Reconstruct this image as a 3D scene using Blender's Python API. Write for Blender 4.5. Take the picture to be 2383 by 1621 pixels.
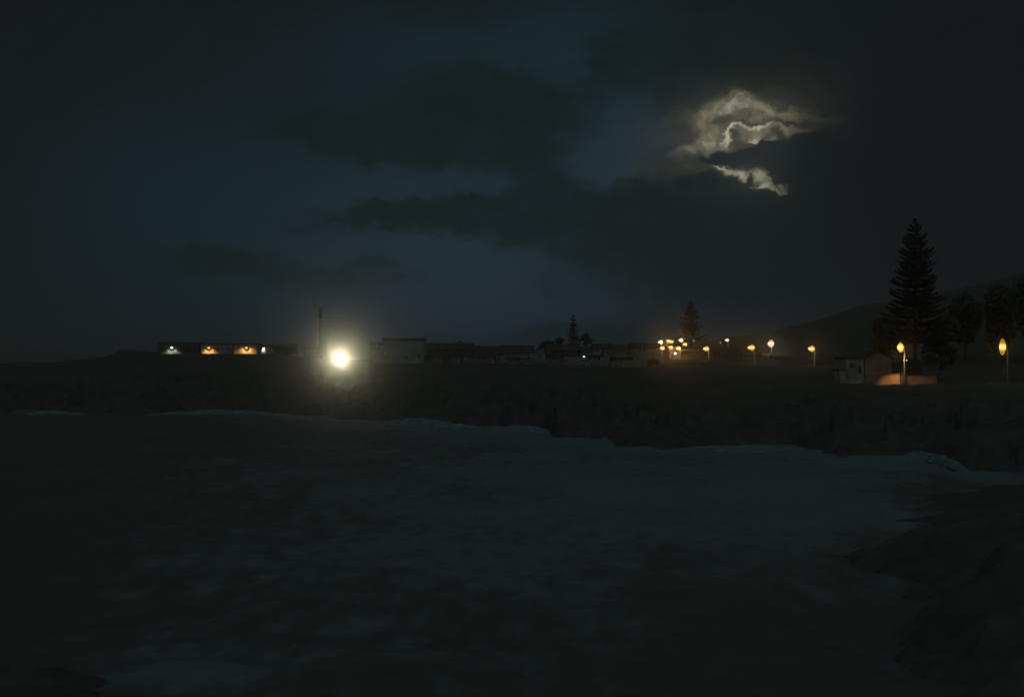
import bpy, math, random
from mathutils import Vector, noise as mn
rnd = random.Random(7)
sc = bpy.context.scene
for o in list(bpy.data.objects): bpy.data.objects.remove(o)
R = math.radians
F = 3310.0; CX = 1191.5; HY = 848.0; CAMZ = 10.0      # photograph pixels: focal length, centre column, horizon row
def X(px, Y): return (px - CX) / F * Y
def Z(py, Y): return CAMZ + (HY - py) / F * Y

# ------------------------------------------------------------------ camera
cd = bpy.data.cameras.new("camera"); cam = bpy.data.objects.new("camera", cd); sc.collection.objects.link(cam)
cam.location = (0, 0, CAMZ); cam.rotation_euler = (R(90) + math.atan((HY - 810.5) / F), 0, 0)
cd.lens = 50; cd.sensor_width = 36; cd.clip_start = 0.5; cd.clip_end = 20000
sc.camera = cam
sc.view_settings.view_transform = 'Standard'; sc.view_settings.look = 'None'
sc.view_settings.exposure = 0; sc.view_settings.gamma = 1
sc.render.engine = 'CYCLES'
cy = sc.cycles
cy.use_denoising = True
cy.max_bounces = 4; cy.volume_bounces = 0; cy.diffuse_bounces = 2; cy.glossy_bounces = 2
cy.use_light_tree = True

# ------------------------------------------------------------------ world: night sky with moonlit clouds
MOON_AZ = math.atan((1752 - CX) / F); MOON_EL = math.atan((HY - 345) / F)
wd = bpy.data.worlds.new("World"); sc.world = wd; wd.use_nodes = True
nt = wd.node_tree; nt.nodes.clear()
def N(t, **kw):
    n = nt.nodes.new(t)
    for k, v in kw.items(): setattr(n, k, v)
    return n
def L(a, b): nt.links.new(a, b)
def val(sock, v):
    if isinstance(v, (int, float)): sock.default_value = v
    else: L(v, sock)
def M(op, a, b=None, c=None, clamp=False):
    n = N('ShaderNodeMath', operation=op); n.use_clamp = clamp
    val(n.inputs[0], a)
    if b is not None: val(n.inputs[1], b)
    if c is not None: val(n.inputs[2], c)
    return n.outputs[0]
def VM(op, a, b):
    n = N('ShaderNodeVectorMath', operation=op)
    for s, v in ((n.inputs[0], a), (n.inputs[1], b)):
        if isinstance(v, tuple): s.default_value = v
        else: L(v, s)
    return n
def mixc(fac, a, b):
    n = N('ShaderNodeMix', data_type='RGBA'); val(n.inputs[0], fac)
    for s, v in ((n.inputs[6], a), (n.inputs[7], b)):
        if isinstance(v, tuple): s.default_value = (*v, 1)
        else: L(v, s)
    return n.outputs[2]
def sstep(x, lo, hi):
    n = N('ShaderNodeMapRange', interpolation_type='SMOOTHSTEP'); val(n.inputs[0], x)
    n.inputs[1].default_value = lo; n.inputs[2].default_value = hi
    return n.outputs[0]
K = 1000.0      # sky plane coordinates: thousandths of a radian (azimuth, elevation)
tc = N('ShaderNodeTexCoord'); sp = N('ShaderNodeSeparateXYZ'); L(tc.outputs['Generated'], sp.inputs[0])
az = M('ARCTAN2', sp.outputs[0], sp.outputs[1]); el = M('ARCSINE', sp.outputs[2])
cmb = N('ShaderNodeCombineXYZ'); L(M('MULTIPLY', az, K), cmb.inputs[0]); L(M('MULTIPLY', el, K), cmb.inputs[1])
P0 = cmb.outputs[0]
def tex(vec, scale, detail=4, rough=.55, zs=(1, 1, 1), off=(0, 0, 0)):
    v = VM('MULTIPLY', vec, zs).outputs[0]; v = VM('ADD', v, off).outputs[0]
    n = N('ShaderNodeTexNoise'); n.inputs['Scale'].default_value = scale; n.inputs['Detail'].default_value = detail
    n.inputs['Roughness'].default_value = rough; L(v, n.inputs['Vector']); return n
def warp(vec, scale, amp, detail=4, off=(0, 0, 0), rough=.6):
    n = tex(vec, scale, detail, rough, zs=(1, 1.25, 1), off=off)
    d = VM('SUBTRACT', n.outputs['Color'], (.5, .5, .5)).outputs[0]
    d = VM('MULTIPLY', d, (amp, amp, 0)).outputs[0]
    return VM('ADD', vec, d).outputs[0]
def sky_at(px, py):
    a = math.atan((px - CX) / F); return a * K, math.atan((HY - py) / F * math.cos(a)) * K
def blob(vec, px, py, rx, ry, ang=0):
    """squared elliptic distance to a cloud centre, radii in photo pixels"""
    a, e = sky_at(px, py)
    v = VM('SUBTRACT', vec, (a, e, 0)).outputs[0]
    if ang:
        r = N('ShaderNodeVectorRotate', rotation_type='Z_AXIS'); L(v, r.inputs['Vector']); r.inputs['Angle'].default_value = R(-ang); v = r.outputs[0]
    v = VM('MULTIPLY', v, (F / K / rx, F / K / ry, 0)).outputs[0]
    n = N('ShaderNodeVectorMath', operation='DOT_PRODUCT'); L(v, n.inputs[0]); L(v, n.inputs[1])
    return n.outputs['Value']
def gsum(vec, items):
    """sum of weighted gaussians; item = px, py, rx, ry, angle, weight"""
    tot = 0.0
    for (px, py, rx, ry, ang, w) in items:
        g = M('EXPONENT', M('MULTIPLY', blob(vec, px, py, rx, ry, ang), -1.0))
        tot = M('MULTIPLY_ADD', g, w, tot)
    return tot
Wb = warp(P0, .010, 46, 5)                    # broad clouds
Wb = warp(Wb, .035, 26, 5, (7, 3, 0), .65)
# clear air between clouds: blue in the middle, lens vignette put in as near-black edges
clear = gsum(Wb, [(1080, 620, 560, 330, 0, .60), (760, 420, 520, 300, 0, .24), (1420, 250, 210, 260, 0, .46), (300, 520, 300, 330, 0, .28),
                  (1130, 90, 450, 110, 0, .42), (1000, 760, 700, 70, 0, .15), (1500, 340, 130, 80, 0, .25), (1950, 690, 330, 50, 0, .12)])
base = mixc(clear, (.0068, .0088, .0086), (.0082, .0250, .0335))
warm = gsum(P0, [(1250, 600, 620, 420, 0, .85)])
base = mixc(M('MULTIPLY', warm, clear, clamp=True), base, (.0215, .0335, .0500))
# dark cloud banks
fb = tex(P0, .02, 5, .6, zs=(1, 2.2, 1)).outputs['Fac']
dk = gsum(Wb, [(1010, 300, 300, 95, 0, 1.15), (1180, 215, 230, 60, -12, .6), (860, 330, 160, 60, 0, .35), (1235, 395, 70, 55, 0, .55),
               (1300, 480, 300, 50, 4, .85), (1180, 545, 190, 55, -10, .75), (1650, 470, 200, 85, 0, 1.1), (1580, 600, 260, 100, 0, 1.0),
               (2050, 480, 380, 260, 0, 1.3), (1880, 400, 150, 80, 0, .8), (510, 610, 210, 46, 0, .78), (830, 645, 170, 36, 0, .68),
               (860, 520, 190, 32, 4, .62), (1275, 668, 46, 22, 0, .4), (1700, 100, 330, 110, 0, .75), (2150, 150, 330, 240, 0, 1.1),
               (330, 120, 520, 120, 18, .75), (1430, 770, 250, 40, 0, .35), (860, 730, 200, 30, 0, .3),
               (620, 300, 160, 40, 10, .35), (1020, 480, 180, 26, 6, .4), (1330, 780, 260, 40, 0, .5), (1440, 120, 120, 90, 20, .45), (640, 520, 160, 22, 0, .25)])
dk = M('MULTIPLY_ADD', M('SUBTRACT', fb, .5), 1.15, dk)
dmask = sstep(dk, .26, .84)
dshade = tex(P0, .012, 4, .6, off=(3, 9, 0)).outputs['Fac']
edge = gsum(P0, [(2300, 400, 460, 700, 0, 1.3), (60, 60, 480, 300, 0, .6)])  # vignette put into the cloud colour: darker top left and right side
dcol = mixc(sstep(dshade, .35, .7), (.0062, .0128, .0118), (.0084, .0160, .0176))
dcol = mixc(M('MULTIPLY', edge, 1.0, clamp=True), dcol, (.0066, .0084, .0096))
fine = tex(warp(P0, .02, 30, 4, (4, 4, 0)), .03, 6, .62, zs=(1, 1.8, 1), off=(11, 2, 0)).outputs['Fac']
dmask = M('MULTIPLY', dmask, M('MULTIPLY_ADD', fine, .7, .50), clamp=True)
col = mixc(dmask, base, dcol)
# thin cloud lit by the hidden moon
Wm = warp(P0, .045, 26, 6, (2, 5, 0), .62)
Wf = warp(Wm, .16, 4.5, 4, (1, 8, 0))
up = gsum(Wf, [(1712, 236, 48, 22, -8, .85), (1665, 262, 55, 24, 18, .75), (1770, 256, 70, 18, -6, .6), (1840, 262, 60, 16, -4, .45),
               (1700, 285, 40, 24, 0, .6), (1660, 320, 34, 26, 0, 1.0), (1625, 345, 40, 16, 24, .6), (1590, 362, 34, 8, 10, .35),
               (1668, 350, 34, 10, 15, .5), (1745, 300, 52, 9, 0, .45), (1795, 292, 50, 8, 0, .5), (1848, 300, 26, 12, -8, .75),
               (1800, 325, 16, 16, 20, .8), (1752, 314, 26, 8, 12, .9), (1900, 275, 60, 12, 0, .2), (1560, 280, 70, 18, 12, .15)])
up = M('SUBTRACT', up, gsum(Wf, [(1690, 282, 16, 13, 0, .55), (1716, 306, 12, 7, 20, .5), (1738, 281, 26, 4, 8, .35), (1815, 308, 14, 7, 0, .35), (1850, 281, 40, 6, 3, .4)]))
rim = gsum(Wf, [(1700, 308, 22, 5, 52, 1.0), (1722, 292, 20, 4.5, 20, .9), (1748, 287, 22, 4.5, -6, .8), (1782, 286, 22, 5, 8, .75), (1812, 289, 20, 3.5, -5, .4),
                (1690, 326, 16, 9, 40, .7), (1745, 318, 22, 6, 10, .6), (1800, 330, 9, 12, 0, .4)])
low = gsum(Wf, [(1675, 391, 18, 7, -10, 1.0), (1712, 398, 30, 9, -18, 1.2), (1745, 397, 16, 8, 0, .5), (1770, 410, 18, 16, 0, 1.1),
                (1775, 432, 26, 9, 8, 1.0), (1812, 434, 26, 6, 6, .6), (1728, 412, 12, 7, -30, .6), (1600, 392, 22, 9, 0, .3), (1520, 408, 70, 4, -4, .18)])
low = M('SUBTRACT', low, gsum(Wf, [(1745, 412, 9, 7, 0, .8), (1800, 412, 12, 10, 0, .6)]))
halo = gsum(Wb, [(1720, 290, 150, 90, 10, 1.0), (1600, 400, 140, 24, 0, .35), (1560, 330, 90, 60, 0, .25)])
occ = sstep(gsum(Wf, [(1760, 362, 90, 18, 0, 1.4), (1765, 335, 22, 16, 0, 1.2), (1880, 350, 90, 40, 0, 1.6), (1690, 370, 60, 8, 4, 1.0), (1640, 425, 80, 24, 0, 1.3), (1850, 400, 60, 28, 0, 1.0)]), .35, .9)
hal2 = M('MULTIPLY', halo, M('SUBTRACT', 1.0, occ), clamp=True)
col = mixc(M('MULTIPLY', hal2, .34), col, (.110, .105, .075))
wn = tex(Wf, .11, 6, .65, zs=(1, 1.3, 1), off=(5, 5, 0)).outputs['Fac']
wn2 = tex(Wm, .04, 4, .6, off=(9, 1, 0)).outputs['Fac']
mod = M('MULTIPLY_ADD', wn, 1.5, M('MULTIPLY_ADD', wn2, .9, -.20))
bv = M('MULTIPLY', M('MULTIPLY', up, .52), mod)
bv = M('MULTIPLY_ADD', sstep(rim, -.02, 1.25), M('MULTIPLY_ADD', wn, .6, .40), bv)
bv = M('MULTIPLY', bv, M('SUBTRACT', 1.0, M('MULTIPLY', occ, .92)))
bv = M('MULTIPLY_ADD', sstep(low, -.02, 1.35), M('MULTIPLY_ADD', wn, .8, .42), bv)
col = mixc(M('MULTIPLY', sstep(bv, .0, .60), .95), col, mixc(sstep(wn2, .35, .65), (.105, .098, .066), (.185, .165, .108)))
col = mixc(sstep(bv, .40, 1.15), col, (.44, .46, .35))
# outside the framed piece of sky: brightness added overhead and behind the camera to lift dark ground
far = sstep(M('ABSOLUTE', az), .45, .9)
hi = sstep(el, .33, .75)
col = mixc(M('MAXIMUM', far, hi), col, (.047, .053, .049))
back = sstep(M('ABSOLUTE', az), 1.3, 2.6)
col = mixc(M('MULTIPLY', back, 1.0), col, (.110, .124, .115))
stx = N('ShaderNodeTexSky', sky_type='NISHITA'); stx.sun_disc = False
stx.sun_elevation = R(-6); stx.sun_rotation = MOON_AZ
bg1 = N('ShaderNodeBackground'); L(stx.outputs[0], bg1.inputs[0]); bg1.inputs[1].default_value = .0
bg2 = N('ShaderNodeBackground'); L(col, bg2.inputs[0]); bg2.inputs[1].default_value = 1
add = N('ShaderNodeAddShader'); L(bg1.outputs[0], add.inputs[0]); L(bg2.outputs[0], add.inputs[1])
wo = N('ShaderNodeOutputWorld'); L(add.outputs[0], wo.inputs[0])
sl = bpy.data.lights.new("moonlight", 'SUN'); so = bpy.data.objects.new("moonlight", sl); sc.collection.objects.link(so)
sl.energy = .0004; sl.angle = R(3); sl.color = (.85, .92, 1.0)
so.rotation_euler = (R(90) - MOON_EL, 0, math.pi - MOON_AZ)

# ------------------------------------------------------------------ materials
MATS = {}
def mat(name, c, rough=.85, var=.25, scale=1.5, c2=None, spec=.3, bump=0, metal=0):
    if name in MATS: return MATS[name]
    m = bpy.data.materials.new(name); m.use_nodes = True; t = m.node_tree; b = t.nodes['Principled BSDF']
    tcn = t.nodes.new('ShaderNodeTexCoord'); n = t.nodes.new('ShaderNodeTexNoise'); n.inputs['Scale'].default_value = scale; n.inputs['Detail'].default_value = 6
    t.links.new(tcn.outputs['Object'], n.inputs['Vector'])
    mx = t.nodes.new('ShaderNodeMix'); mx.data_type = 'RGBA'
    c2 = c2 or tuple(v * (1 - var * 1.6) for v in c)
    mx.inputs[6].default_value = (*c2, 1); mx.inputs[7].default_value = (*[v * (1 + var) for v in c], 1)
    mr = t.nodes.new('ShaderNodeMapRange'); mr.inputs[1].default_value = .35; mr.inputs[2].default_value = .65
    t.links.new(n.outputs['Fac'], mr.inputs[0]); t.links.new(mr.outputs[0], mx.inputs[0])
    t.links.new(mx.outputs[2], b.inputs['Base Color'])
    b.inputs['Roughness'].default_value = rough; b.inputs['Specular IOR Level'].default_value = spec; b.inputs['Metallic'].default_value = metal
    if bump:
        bp = t.nodes.new('ShaderNodeBump'); bp.inputs['Distance'].default_value = bump
        t.links.new(n.outputs['Fac'], bp.inputs['Height']); t.links.new(bp.outputs[0], b.inputs['Normal'])
    MATS[name] = m; return m
def glow(name, hot, rim, size=1.0):
    """lamp glass: glare put into the emission, hot across the middle, deeper colour towards its ends"""
    if name in MATS: return MATS[name]
    m = bpy.data.materials.new(name); m.use_nodes = True; t = m.node_tree; t.nodes.clear()
    e = t.nodes.new('ShaderNodeEmission'); o = t.nodes.new('ShaderNodeOutputMaterial'); t.links.new(e.outputs[0], o.inputs[0])
    tcn = t.nodes.new('ShaderNodeTexCoord'); s = t.nodes.new('ShaderNodeSeparateXYZ'); t.links.new(tcn.outputs['Object'], s.inputs[0])
    a = t.nodes.new('ShaderNodeMath'); a.operation = 'ABSOLUTE'; t.links.new(s.outputs[2], a.inputs[0])
    mr = t.nodes.new('ShaderNodeMapRange'); mr.interpolation_type = 'SMOOTHSTEP'; mr.inputs[1].default_value = 0; mr.inputs[2].default_value = size
    t.links.new(a.outputs[0], mr.inputs[0])
    mx = t.nodes.new('ShaderNodeMix'); mx.data_type = 'RGBA'; mx.inputs[6].default_value = (*hot, 1); mx.inputs[7].default_value = (*rim, 1)
    t.links.new(mr.outputs[0], mx.inputs[0]); t.links.new(mx.outputs[2], e.inputs[0])
    MATS[name] = m; return m
rock = mat('rock', (.066, .078, .071), .95, .15, .5, bump=.1, spec=.05)
grassm = mat('coastal_grass', (.070, .081, .074), .95, .12, .08, spec=.05)
white = mat('whitewash', (.20, .255, .245), .9, .15, .4, spec=.1)
whitedim = mat('weathered_whitewash', (.19, .235, .235), .9, .25, .4, spec=.1)
cream = mat('cream_render', (.24, .23, .18), .9, .15, .5, spec=.1)
pinkw = mat('pink_render', (.24, .17, .145), .9, .15, .5, spec=.1)
tile = mat('roof_tile', (.075, .072, .062), .9, .3, 2, spec=.1)
darkw = mat('dark_plaster', (.10, .10, .09), .9, .3, .6, spec=.1)
glass = mat('window_glass', (.03, .035, .04), .2, .1, 1, spec=.5)
wood = mat('painted_wood', (.06, .06, .055), .7, .2, 3)
steel = mat('galvanised_steel', (.18, .18, .17), .5, .15, 4, metal=.3)
darksteel = mat('dark_steel', (.10, .085, .07), .6, .2, 4)
bark = mat('bark', (.07, .06, .05), .95, .3, 3)
leaf = mat('foliage', (.112, .124, .100), .9, .2, .8, spec=.05)
_t = leaf.node_tree; _tr = _t.nodes.new('ShaderNodeBsdfTranslucent'); _tr.inputs[0].default_value = (.13, .145, .11, 1); _m = _t.nodes.new('ShaderNodeMixShader'); _m.inputs[0].default_value = .4
_t.links.new(_t.nodes['Principled BSDF'].outputs[0], _m.inputs[1]); _t.links.new(_tr.outputs[0], _m.inputs[2]); _t.links.new(_m.outputs[0], _t.nodes['Material Output'].inputs[0])
concrete = mat('concrete', (.26, .25, .23), .9, .2, 1.5)
SOD = (1.0, .50, .13)
g_yel = glow('sodium_glare_glass', (1.8, 1.10, .36), (.66, .29, .03), .60)
g_tall = glow('sodium_long_glare_glass', (1.8, 1.10, .30), (.42, .20, .02), 1.0)
g_pink = glow('pale_warm_glare_glass', (2.0, 1.30, .80), (.95, .50, .24), 1.0)
g_white = glow('white_glass', (1.0, 1.05, .95), (.6, .65, .6), .6)
g_dim = glow('dim_white_glass', (.40, .42, .38), (.2, .22, .2), .4)
g_flood = glow('flood_glass', (4, 4.3, 4.8), (3, 3.2, 3.5), 1.6)
g_merc = glow('mercury_glass', (2.2, 2.5, 2.0), (1.0, 1.2, .9), .7)

# ------------------------------------------------------------------ mesh helpers
class MB:
    def __init__(s): s.v = []; s.f = []
    def box(s, x0, x1, y0, y1, z0, z1):
        i = len(s.v); s.v += [(x, y, z) for z in (z0, z1) for y in (y0, y1) for x in (x0, x1)]
        for q in ((0, 2, 3, 1), (4, 5, 7, 6), (0, 1, 5, 4), (2, 6, 7, 3), (0, 4, 6, 2), (1, 3, 7, 5)): s.f.append(tuple(i + k for k in q))
        return s
    def tube(s, pts, rads, n=8, cap=True):
        pts = [Vector(p) for p in pts]; i0 = len(s.v)
        for k, p in enumerate(pts):
            d = (pts[min(k + 1, len(pts) - 1)] - pts[max(k - 1, 0)]).normalized()
            a = d.orthogonal().normalized() if abs(d.z) < .99 else Vector((1, 0, 0)); b = d.cross(a).normalized(); a = b.cross(d)
            for j in range(n):
                t = 2 * math.pi * j / n; s.v.append(tuple(p + (a * math.cos(t) + b * math.sin(t)) * rads[k]))
        for k in range(len(pts) - 1):
            for j in range(n):
                a0 = i0 + k * n + j; a1 = i0 + k * n + (j + 1) % n; s.f.append((a0, a1, a1 + n, a0 + n))
        if cap:
            s.f.append(tuple(i0 + j for j in range(n - 1, -1, -1))); e = i0 + (len(pts) - 1) * n; s.f.append(tuple(e + j for j in range(n)))
        return s
    def gable(s, x0, x1, y0, y1, z0, z1, axis='x', over=.3, th=.18):
        """pitched roof slab pair with thickness; ridge along axis"""
        if axis == 'x':
            prof = [(y0 - over, z0 - over * .4), ((y0 + y1) / 2, z1), (y1 + over, z0 - over * .4)]
            P = lambda t, q: (t, q[0], q[1]); a, b = x0 - over, x1 + over
        else:
            prof = [(x0 - over, z0 - over * .4), ((x0 + x1) / 2, z1), (x1 + over, z0 - over * .4)]
            P = lambda t, q: (q[0], t, q[1]); a, b = y0 - over, y1 + over
        low = [(q[0], q[1] - th) for q in prof]
        ring = prof + low[::-1]; i = len(s.v)
        s.v += [P(a, q) for q in ring] + [P(b, q) for q in ring]; n = len(ring)
        s.f += [(i, i + 1, i + 4, i + 5), (i + 1, i + 2, i + 3, i + 4), (i + n, i + n + 5, i + n + 4, i + n + 1), (i + n + 1, i + n + 4, i + n + 3, i + n + 2)]
        for k in range(n): s.f.append((i + k, i + (k + 1) % n + 0, i + n + (k + 1) % n, i + n + k))
        return s
    def hip(s, x0, x1, y0, y1, z0, z1, over=.3):
        x0 -= over; x1 += over; y0 -= over; y1 += over; h = min((y1 - y0), (x1 - x0)) / 2; i = len(s.v)
        ym = (y0 + y1) / 2; xa, xb = x0 + h * .95, x1 - h * .95
        if xa > xb: xa = xb = (x0 + x1) / 2
        s.v += [(x0, y0, z0), (x1, y0, z0), (x1, y1, z0), (x0, y1, z0), (xa, ym, z1), (xb + .01, ym, z1)]
        s.f += [(i, i + 1, i + 5, i + 4), (i + 1, i + 2, i + 5), (i + 2, i + 3, i + 4, i + 5), (i + 3, i, i + 4), (i + 3, i + 2, i + 1, i)]
        return s
    def gend(s, x0, x1, y, z0, z1, th=.25, axis='x'):
        """triangular gable wall: spans x0..x1 at y (axis y ridge) or spans y if axis x"""
        i = len(s.v); m = (x0 + x1) / 2
        if axis == 'y': pts = [(x0, z0), (x1, z0), (m, z1)]; s.v += [(p[0], y, p[1]) for p in pts] + [(p[0], y + th, p[1]) for p in pts]
        else: pts = [(x0, z0), (x1, z0), (m, z1)]; s.v += [(y, p[0], p[1]) for p in pts] + [(y + th, p[0], p[1]) for p in pts]
        s.f += [(i, i + 1, i + 2), (i + 5, i + 4, i + 3), (i, i + 3, i + 4, i + 1), (i + 1, i + 4, i + 5, i + 2), (i + 2, i + 5, i + 3, i)]
        return s
    def lathe_x(s, prof, n=16, cx=0, cy=0, cz=0):
        """revolve (x, r) about the x axis"""
        i0 = len(s.v)
        for (x, r) in prof:
            for j in range(n):
                t = 2 * math.pi * j / n; s.v.append((cx + x, cy + r * math.cos(t), cz + r * math.sin(t)))
        for k in range(len(prof) - 1):
            for j in range(n):
                a0 = i0 + k * n + j; a1 = i0 + k * n + (j + 1) % n; s.f.append((a0, a1, a1 + n, a0 + n))
        s.f.append(tuple(i0 + j for j in range(n))); e = i0 + (len(prof) - 1) * n; s.f.append(tuple(e + j for j in range(n - 1, -1, -1)))
        return s
    def build(s, name, m, parent=None, smooth=False, loc=None):
        me = bpy.data.meshes.new(name); me.from_pydata(s.v, [], s.f); me.update()
        me.materials.append(m) if m else None
        if smooth: me.polygons.foreach_set('use_smooth', [True] * len(me.polygons))
        o = bpy.data.objects.new(name, me); sc.collection.objects.link(o)
        if parent: o.parent = parent
        if loc: o.location = loc
        return o
def tag(o, label, cat, group=None):
    o['label'] = label; o['category'] = cat
    if group: o['group'] = group
    return o
def empty(name, loc, label, cat, group=None, rz=0):
    o = bpy.data.objects.new(name, None); sc.collection.objects.link(o); o.location = loc; o.rotation_euler = (0, 0, rz)
    o.empty_display_size = .5
    return tag(o, label, cat, group)
def light(kind, name, loc, energy, color, parent=None, radius=.2, rot=None, cone=None, blend=.5):
    l = bpy.data.lights.new(name, kind); o = bpy.data.objects.new(name, l); sc.collection.objects.link(o)
    o.location = loc; l.energy = energy; l.color = color; l.shadow_soft_size = radius
    if kind == 'SPOT': l.spot_size = cone; l.spot_blend = blend
    if rot: o.rotation_euler = rot
    if parent: o.parent = parent
    return o
def interp(tab, x):
    if x <= tab[0][0]: return tab[0][1]
    for (a, va), (b, vb) in zip(tab, tab[1:]):
        if x <= b:
            t = (x - a) / (b - a); return va + (vb - va) * t
    return tab[-1][1]
def sm(tab, x):
    if x <= tab[0][0]: return tab[0][1]
    for (a, va), (b, vb) in zip(tab, tab[1:]):
        if x <= b:
            t = (x - a) / (b - a); t = t * t * (3 - 2 * t); return va + (vb - va) * t
    return tab[-1][1]

# ------------------------------------------------------------------ coast and terrain
shore_row = [(-1400, 956), (0, 962), (110, 958), (200, 963), (330, 962), (430, 958), (580, 957), (700, 968), (900, 981), (1090, 993), (1180, 992),
             (1268, 1000), (1300, 1018), (1450, 1034), (1540, 1046), (1640, 1041), (1740, 1041), (1860, 1040), (1900, 1052), (1960, 1064), (2060, 1066),
             (2140, 1058), (2200, 1072), (2260, 1096), (2383, 1106), (3600, 1200)]
def coastY(px): return CAMZ * F / (interp(shore_row, px) - HY)
cols = {  # column: (z just inland, z at 290 m, z at 420, z at 600, z at 800, z at 1100, z beyond)
    -1400: (3, 4, 5, 7, 6, 4, 2), 0: (4, 4.5, 7.5, 10.6, 9, 7, 5), 130: (4, 4.5, 7.5, 11.2, 9.5, 8, 5), 200: (4, 5, 8, 12.9, 11, 8, 6), 245: (4, 5, 9, 13.4, 12, 8, 6),
    285: (4, 5, 9.5, 16.4, 12, 8, 6), 345: (4, 5, 9.5, 16.1, 12, 8, 6), 368: (4, 5, 9.5, 14.6, 12.5, 8, 6), 640: (4.5, 5, 9.5, 14.7, 13, 9, 6), 700: (4.5, 5, 9.5, 13.6, 13, 9, 6),
    800: (5, 5.5, 9.3, 11.8, 12, 10, 7), 900: (5, 6, 9.5, 12, 12, 10, 7), 1100: (5, 6.5, 9.8, 12, 12, 11, 8), 1250: (5, 6.5, 9.6, 12, 13, 13, 9),
    1450: (4.5, 6.5, 9.0, 12, 15, 18, 12), 1560: (4.5, 6.5, 9.4, 13, 18, 24, 18), 1700: (4.5, 6, 9.4, 13.5, 19, 30, 24), 1800: (4.5, 6, 9.4, 14, 22, 36.5, 28),
    1900: (4.5, 6, 9.2, 14, 24, 44.5, 34), 2000: (4, 6, 9, 17, 28, 55.5, 40), 2070: (4, 6.2, 9, 24, 34, 59.5, 45), 2215: (4, 6.2, 10, 36, 50, 67.5, 50),
    2300: (4, 6.2, 12, 42, 56, 74, 55), 2383: (4, 6.2, 13, 47, 62, 80, 60), 3600: (4, 6.5, 12, 46, 62, 80, 65)}
ck = sorted(cols)
def terr(px, Y):
    c = coastY(px)
    if px <= ck[0]: v = cols[ck[0]]
    elif px >= ck[-1]: v = cols[ck[-1]]
    else:
        for a, b in zip(ck, ck[1:]):
            if px <= b:
                t = (px - a) / (b - a); v = tuple(p + (q - p) * t for p, q in zip(cols[a], cols[b])); break
    tab = [(c - 14, -3.0), (c, -.1), (c + 10, v[0] * .55), (c + 34, v[0])]
    if 290 > c + 60: tab.append((290, v[1]))
    tab += [(max(420, c + 70), v[2]), (600, v[3]), (800, v[4]), (1100, v[5]), (1500, v[6]), (6000, v[6] * .6)]
    z = interp(tab, Y)
    x = X(px, Y)
    k = max(0.0, min(1.0, 1 - (Y - c - 60) / 80))
    if Y > c - 8:
        z += (mn.noise(Vector((x * .06, Y * .06, 1))) * 1.3 + mn.noise(Vector((x * .25, Y * .25, 4))) * .6 + (mn.cell(Vector((x * .22 + mn.noise(Vector((x * .2, Y * .1, 1))), Y * .16, 2))) - .5) * 1.0) * k * min(1, max(0, (Y - c + 8) / 12))
        z += mn.noise(Vector((x * .02, Y * .01, 8))) * .35 * (1 - k)
    if Y > 900: z += mn.fractal(Vector((x * .012, Y * .012, 3)), 1, 2, 4) * 1.2
    return z
pxs = [-1400 + 25 * i for i in range(0, 56)] + [i * 7 for i in range(0, 341)] + [2387 + 30 * i for i in range(0, 40)]
ts = [-14, -9, -5, -2, 0, 2, 4, 6, 8, 11, 14, 18, 22, 27, 34, 42, 52, 64, 80]
v = []; f = []; rows = None
for px in pxs:
    c = coastY(px); ys = [c + t for t in ts]
    y = ys[-1]
    n_rest = 46
    for k in range(1, n_rest + 1):
        t = k / n_rest; ys.append(y + (1500 - y) * t ** 1.5)
    ys += [2200, 3200, 5200]
    rows = len(ys)
    for y in ys: v.append((X(px, y), y, terr(px, y)))
for i in range(len(pxs) - 1):
    for j in range(rows - 1):
        a = i * rows + j; f.append((a, a + rows, a + rows + 1, a + 1))
me = bpy.data.meshes.new('terrain'); me.from_pydata(v, [], f); me.materials.append(grassm); me.materials.append(rock); me.update()
for p in me.polygons:
    if (p.vertices[0] % rows) < 15: p.material_index = 1
me.polygons.foreach_set('use_smooth', [True] * len(me.polygons))
land = bpy.data.objects.new('terrain', me); sc.collection.objects.link(land); land['kind'] = 'structure'
def gz(px, Y): return terr(px, Y)

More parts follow.
